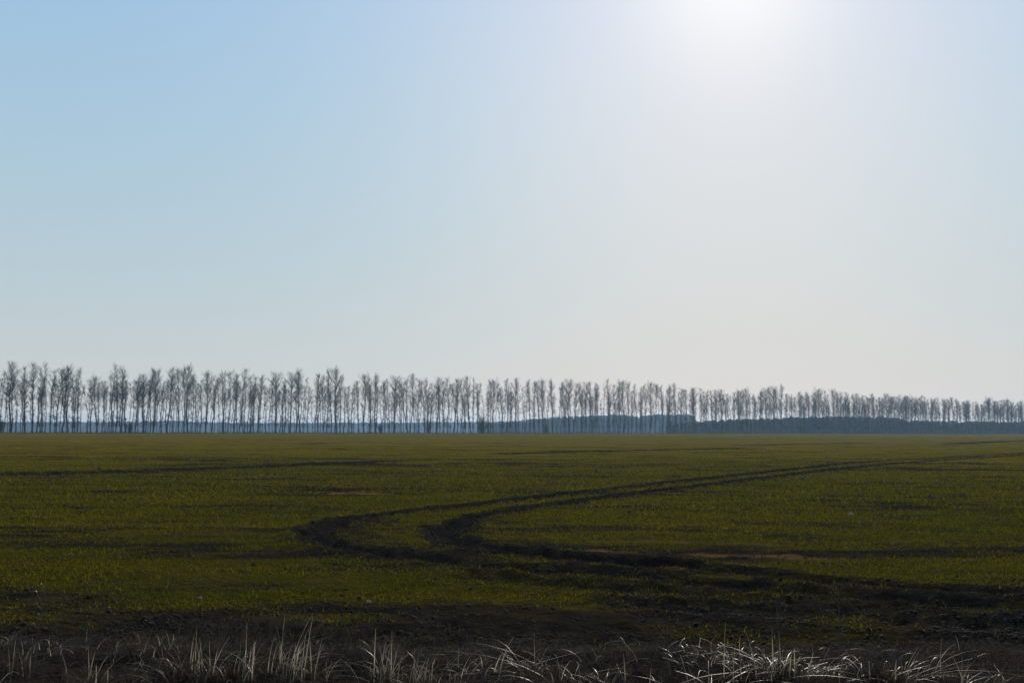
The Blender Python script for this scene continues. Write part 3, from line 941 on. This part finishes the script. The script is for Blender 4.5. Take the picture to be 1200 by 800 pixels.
TUFTS = [
    (22, 748, 812, 40, 0.16, 2.6, 0.9, "thin dry grass tuft beside dark stems at the left end of the verge", 0.25),
    (112, 756, 822, 50, 0.16, 2.2, 0.6, "pale tipped dry grass tuft alone near the left corner of the verge", 0.35),
    (212, 733, 812, 60, 0.20, 2.5, 0.8, "tall ragged dry grass tuft with a few pale bent tips left of its brighter neighbour", 0.35),
    (238, 742, 815, 60, 0.18, 1.2, 0.7, "bright upright dry grass tuft touching a ragged tuft on its left", 0.55),
    (285, 744, 815, 50, 0.16, 0.6, 0.5, "short pale dry grass tuft bending right, left of the brightest fan", 0.5),
    (335, 731, 808, 70, 0.20, 1.3, 0.4, "brightest fan of upright pale straw blades left of centre", 0.8),
    (365, 740, 808, 45, 0.16, 1.0, 0.5, "smaller straw tuft close against the right side of the brightest fan", 0.55),
    (448, 731, 812, 60, 0.18, 1.4, 0.4, "tall pale straw tuft with one high white blade, right of the fan", 0.7),
    (490, 764, 818, 55, 0.16, 1.2, 0.6, "low dense pale straw tuft with blunt bright tips", 0.7),
    (520, 766, 815, 40, 0.30, 0.3, 0.3, "tuft with one long straw blade arching right, beside the low dense tuft", 0.4),
    (575, 756, 815, 40, 0.32, 0.4, 0.3, "tuft with several thin straw blades arching up to the right", 0.45),
    (612, 746, 810, 30, 0.34, 2.8, 0.5, "loose tuft with a thin bright bent blade at the middle of the verge", 0.35),
    (660, 772, 822, 45, 0.16, 1.4, 0.9, "small dull dry grass tuft with one blunt pale tip right of the middle", 0.3),
    (705, 780, 826, 45, 0.20, 2.7, 0.6, "low dull tuft of blades bent left along the bottom edge", 0.4),
    (775, 774, 824, 45, 0.20, 0.8, 0.9, "low scrappy tuft with a few pale scraps beside a thin stalk", 0.35),
    (828, 786, 830, 40, 0.24, 2.2, 0.8, "low pale scrappy tuft left of the long slanting blades", 0.5),
    (868, 754, 815, 45, 0.30, 0.5, 0.35, "tuft of long thin blades slanting up to the right", 0.4),
    (905, 760, 815, 45, 0.16, 1.5, 0.5, "upright dry tuft with a blunt pale top left of the tall stalk", 0.45),
    (928, 766, 818, 50, 0.18, 1.0, 0.8, "hooked dry tuft bending over to the right beside the tall stalk", 0.55),
    (958, 766, 815, 35, 0.20, 0.6, 0.3, "dry tuft with one broad pale blade slanting right by the tall stalk", 0.5),
    (1018, 772, 820, 45, 0.16, 1.8, 0.7, "bright blunt-tipped tuft right of the tall stalk", 0.5),
    (1050, 770, 822, 55, 0.24, 0.4, 0.4, "bright tuft whose broad blades arch right and down", 0.6),
    (1072, 754, 815, 35, 0.34, 0.1, 0.3, "loose tuft with one thin high blade bent over to the right", 0.4),
    (1125, 786, 830, 45, 0.20, 0.5, 0.5, "low curved pale tuft second from the verge's right end", 0.45),
    (1180, 782, 828, 40, 0.26, 0.6, 0.6, "low dull tuft with a thin long blade at the verge's right end", 0.3),
]
for t in TUFTS:
    tuft(*t[:8], straw=t[8])


def stalk(px, py_tip, py_foot, label, lean=0.02, seed=1):
    rg = np.random.default_rng(seed)
    gx, gy = ground_at(px, py_foot)
    z = float(verge_z(np.array([gx]), np.array([gy]))[0])
    h = (py_foot - py_tip) / F * gy
    root = bpy.data.objects.new("weed_stalk", None)
    COL.objects.link(root)
    root.location = (gx, gy, z)
    V, Fc = [], []
    p = np.array([[0, 0, -0.05], [lean * 0.3, 0, h * 0.4], [lean * 0.7, 0.01, h * 0.75], [lean, 0.02, h]])
    tube(p, [0.0045, 0.004, 0.003, 0.002], 5, V, Fc)
    link("stem", new_mesh("stem", np.vstack(V), np.vstack(Fc), STALK, True), root)
    V, Fc = [], []
    for k in range(9):
        t = 0.45 + 0.06 * k
        s = np.array([lean * t, 0.012 * t, h * t])
        a = rg.uniform(0, 6.28)
        e = np.array([math.cos(a) * 0.05, math.sin(a) * 0.05, 0.06]) * rg.uniform(0.6, 1.3)
        tube([s, s + e * 0.6, s + e], [0.002, 0.0018, 0.0012], 4, V, Fc)
        tube([s + e, s + e * 1.12, s + e * 1.25], [0.003, 0.006, 0.002], 5, V, Fc)
    link("seed_branches", new_mesh("seed_branches", np.vstack(V), np.vstack(Fc), STALK), root)
    tag(root, label, "weed stalk", "weed stalks on the verge")


stalk(985, 712, 815, "tallest dull upright weed stalk near the right end of the verge", 0.01, 3)
stalk(782, 758, 815, "short thin weed stalk right of the middle of the verge", 0.01, 4)
stalk(38, 712, 812, "tall thin dark weed stalk at the left end of the verge", 0.05, 5)
stalk(913, 738, 812, "thin weed stalk a little left of the tallest one", 0.0, 6)


# ------------------------------------------------------------------ pale stones lying in the crop
def stone(px, py, size, label, seed):
    v, f = crown_template(seed)
    v = v * np.array([1.25, 0.9, 0.75]) * size
    gx, gy = ground_at(px, py)
    o = link("pale_stone", new_mesh("pale_stone", v, f, STONE, True))
    o.location = (gx, gy, float(ground_z(np.array([gx]), np.array([gy]))[0]) + size * 0.3)
    tag(o, label, "stone", "pale stones in the field")


stone(997, 603, 0.055, "small tan stone on the green crop below the wheel ruts", 61)
stone(432, 706, 0.024, "small white stone on dark soil near the verge, below the rut loop", 62)
stone(234, 701, 0.022, "small grey white stone near the verge at the left", 63)

# ------------------------------------------------------------------ air
SUN_PX = (862, -58)
sd_ = ray(*SUN_PX)
SUN_DIR = Vector(sd_).normalized()
SUN_EL = math.asin(SUN_DIR.z)
SUN_AZ = math.atan2(SUN_DIR.x, SUN_DIR.y)       # clockwise from +Y

hz = 3200.0
zb, zt = -13.0, 26.0
hv = [(-hz, -hz, zb), (hz, -hz, zb), (hz, hz, zb), (-hz, hz, zb), (-hz, -hz, zt), (hz, -hz, zt), (hz, hz, zt), (-hz, hz, zt)]
hf = [(0, 3, 2, 1), (4, 5, 6, 7), (0, 1, 5, 4), (1, 2, 6, 5), (2, 3, 7, 6), (3, 0, 4, 7)]
hm, nt = material("haze_air")
pv = N(nt, "ShaderNodeVolumePrincipled")
pv.inputs["Color"].default_value = (0.43, 0.70, 1.0, 1)
pv.inputs["Density"].default_value = 1.95e-4
pv.inputs["Anisotropy"].default_value = 0.42
ho = N(nt, "ShaderNodeOutputMaterial")
nt.links.new(pv.outputs[0], ho.inputs["Volume"])
haze = link("haze", new_mesh("haze", hv, hf, hm))
tag(haze, kind="stuff")

# ------------------------------------------------------------------ sun and sky
sun = bpy.data.lights.new("sun", 'SUN')
sun.energy = 4.0
sun.angle = math.radians(0.5)
sun.color = (1.0, 0.93, 0.82)
so = bpy.data.objects.new("sun", sun)
COL.objects.link(so)
so.rotation_euler = SUN_DIR.to_track_quat('Z', 'Y').to_euler()
so.location = SUN_DIR * 60

ZENITH = 2.4
SKY_FIT = [(-0.449, 0.053, -1.814, 1.056, 0.740, 0.270), (-0.480, 0.043, -0.011, -0.689, 0.338, 0.265), (-0.530, 0.0265, 0.876, -0.670, 0.132, 0.150)]
w = bpy.data.worlds.new("World")
scene.world = w
w.use_nodes = True
nt = w.node_tree
nt.nodes.clear()
sky = nt.nodes.new("ShaderNodeTexSky")
sky.sky_type = 'NISHITA'
sky.sun_disc = False
sky.sun_elevation = SUN_EL
sky.sun_rotation = SUN_AZ
sky.altitude = 0
sky.air_density = 1.0
sky.dust_density = 0.3
sky.ozone_density = 1.0
# spring haze high in the air: it evens the sky out, whitens it low down and puts an aureole round the sun
tc = nt.nodes.new("ShaderNodeTexCoord")
nrm = nt.nodes.new("ShaderNodeVectorMath"); nrm.operation = 'NORMALIZE'
nt.links.new(tc.outputs["Generated"], nrm.inputs[0])
sep = nt.nodes.new("ShaderNodeSeparateXYZ")
nt.links.new(nrm.outputs[0], sep.inputs[0])
dot = nt.nodes.new("ShaderNodeVectorMath"); dot.operation = 'DOT_PRODUCT'
nt.links.new(nrm.outputs[0], dot.inputs[0])
dot.inputs[1].default_value = SUN_DIR


def mth(op, a, b=None, c=None, clamp=False):
    n = nt.nodes.new("ShaderNodeMath"); n.operation = op; n.use_clamp = clamp
    for i, v in enumerate((a, b, c)):
        if v is None:
            continue
        if isinstance(v, (int, float)):
            n.inputs[i].default_value = v
        else:
            nt.links.new(v, n.inputs[i])
    return n.outputs[0]


zc = mth('MAXIMUM', sep.outputs[2], 0.0)
zz = mth('MULTIPLY', zc, zc)
aur = mth('POWER', mth('MAXIMUM', dot.outputs["Value"], 0.0), 16.0)
aur2 = mth('POWER', mth('MAXIMUM', dot.outputs["Value"], 0.0), 200.0)
up = mth('MULTIPLY', mth('MAXIMUM', mth('SUBTRACT', zc, 0.44), 0.0), -ZENITH)
sc_ = nt.nodes.new("ShaderNodeSeparateColor")
nt.links.new(sky.outputs[0], sc_.inputs[0])
cc_ = nt.nodes.new("ShaderNodeCombineColor")
for i, (a, g, b, c, p, p2) in enumerate(SKY_FIT):
    ex = mth('MULTIPLY_ADD', zc, b, a)
    ex = mth('MULTIPLY_ADD', zz, c, ex)
    ex = mth('MULTIPLY_ADD', aur, p, ex)
    ex = mth('MULTIPLY_ADD', aur2, p2, ex)
    ex = mth('ADD', ex, up)
    base = mth('POWER', mth('MAXIMUM', mth('MULTIPLY', sc_.outputs[i], 0.1), 1e-4), g)
    nt.links.new(mth('MULTIPLY', mth('MULTIPLY', base, mth('EXPONENT', ex)), 10.0), cc_.inputs[i])
bg = nt.nodes.new("ShaderNodeBackground")
bg.inputs["Strength"].default_value = 0.10
out = nt.nodes.new("ShaderNodeOutputWorld")
nt.links.new(cc_.outputs[0], bg.inputs[0])
nt.links.new(bg.outputs[0], out.inputs[0])

scene.render.engine = 'CYCLES'
scene.cycles.max_bounces = 6
scene.cycles.volume_bounces = 0
scene.cycles.use_denoising = True
vs = scene.view_settings
vs.view_transform = 'Standard'
vs.look = 'None'
vs.exposure = 0.0
vs.gamma = 1.0
vs.use_curve_mapping = False
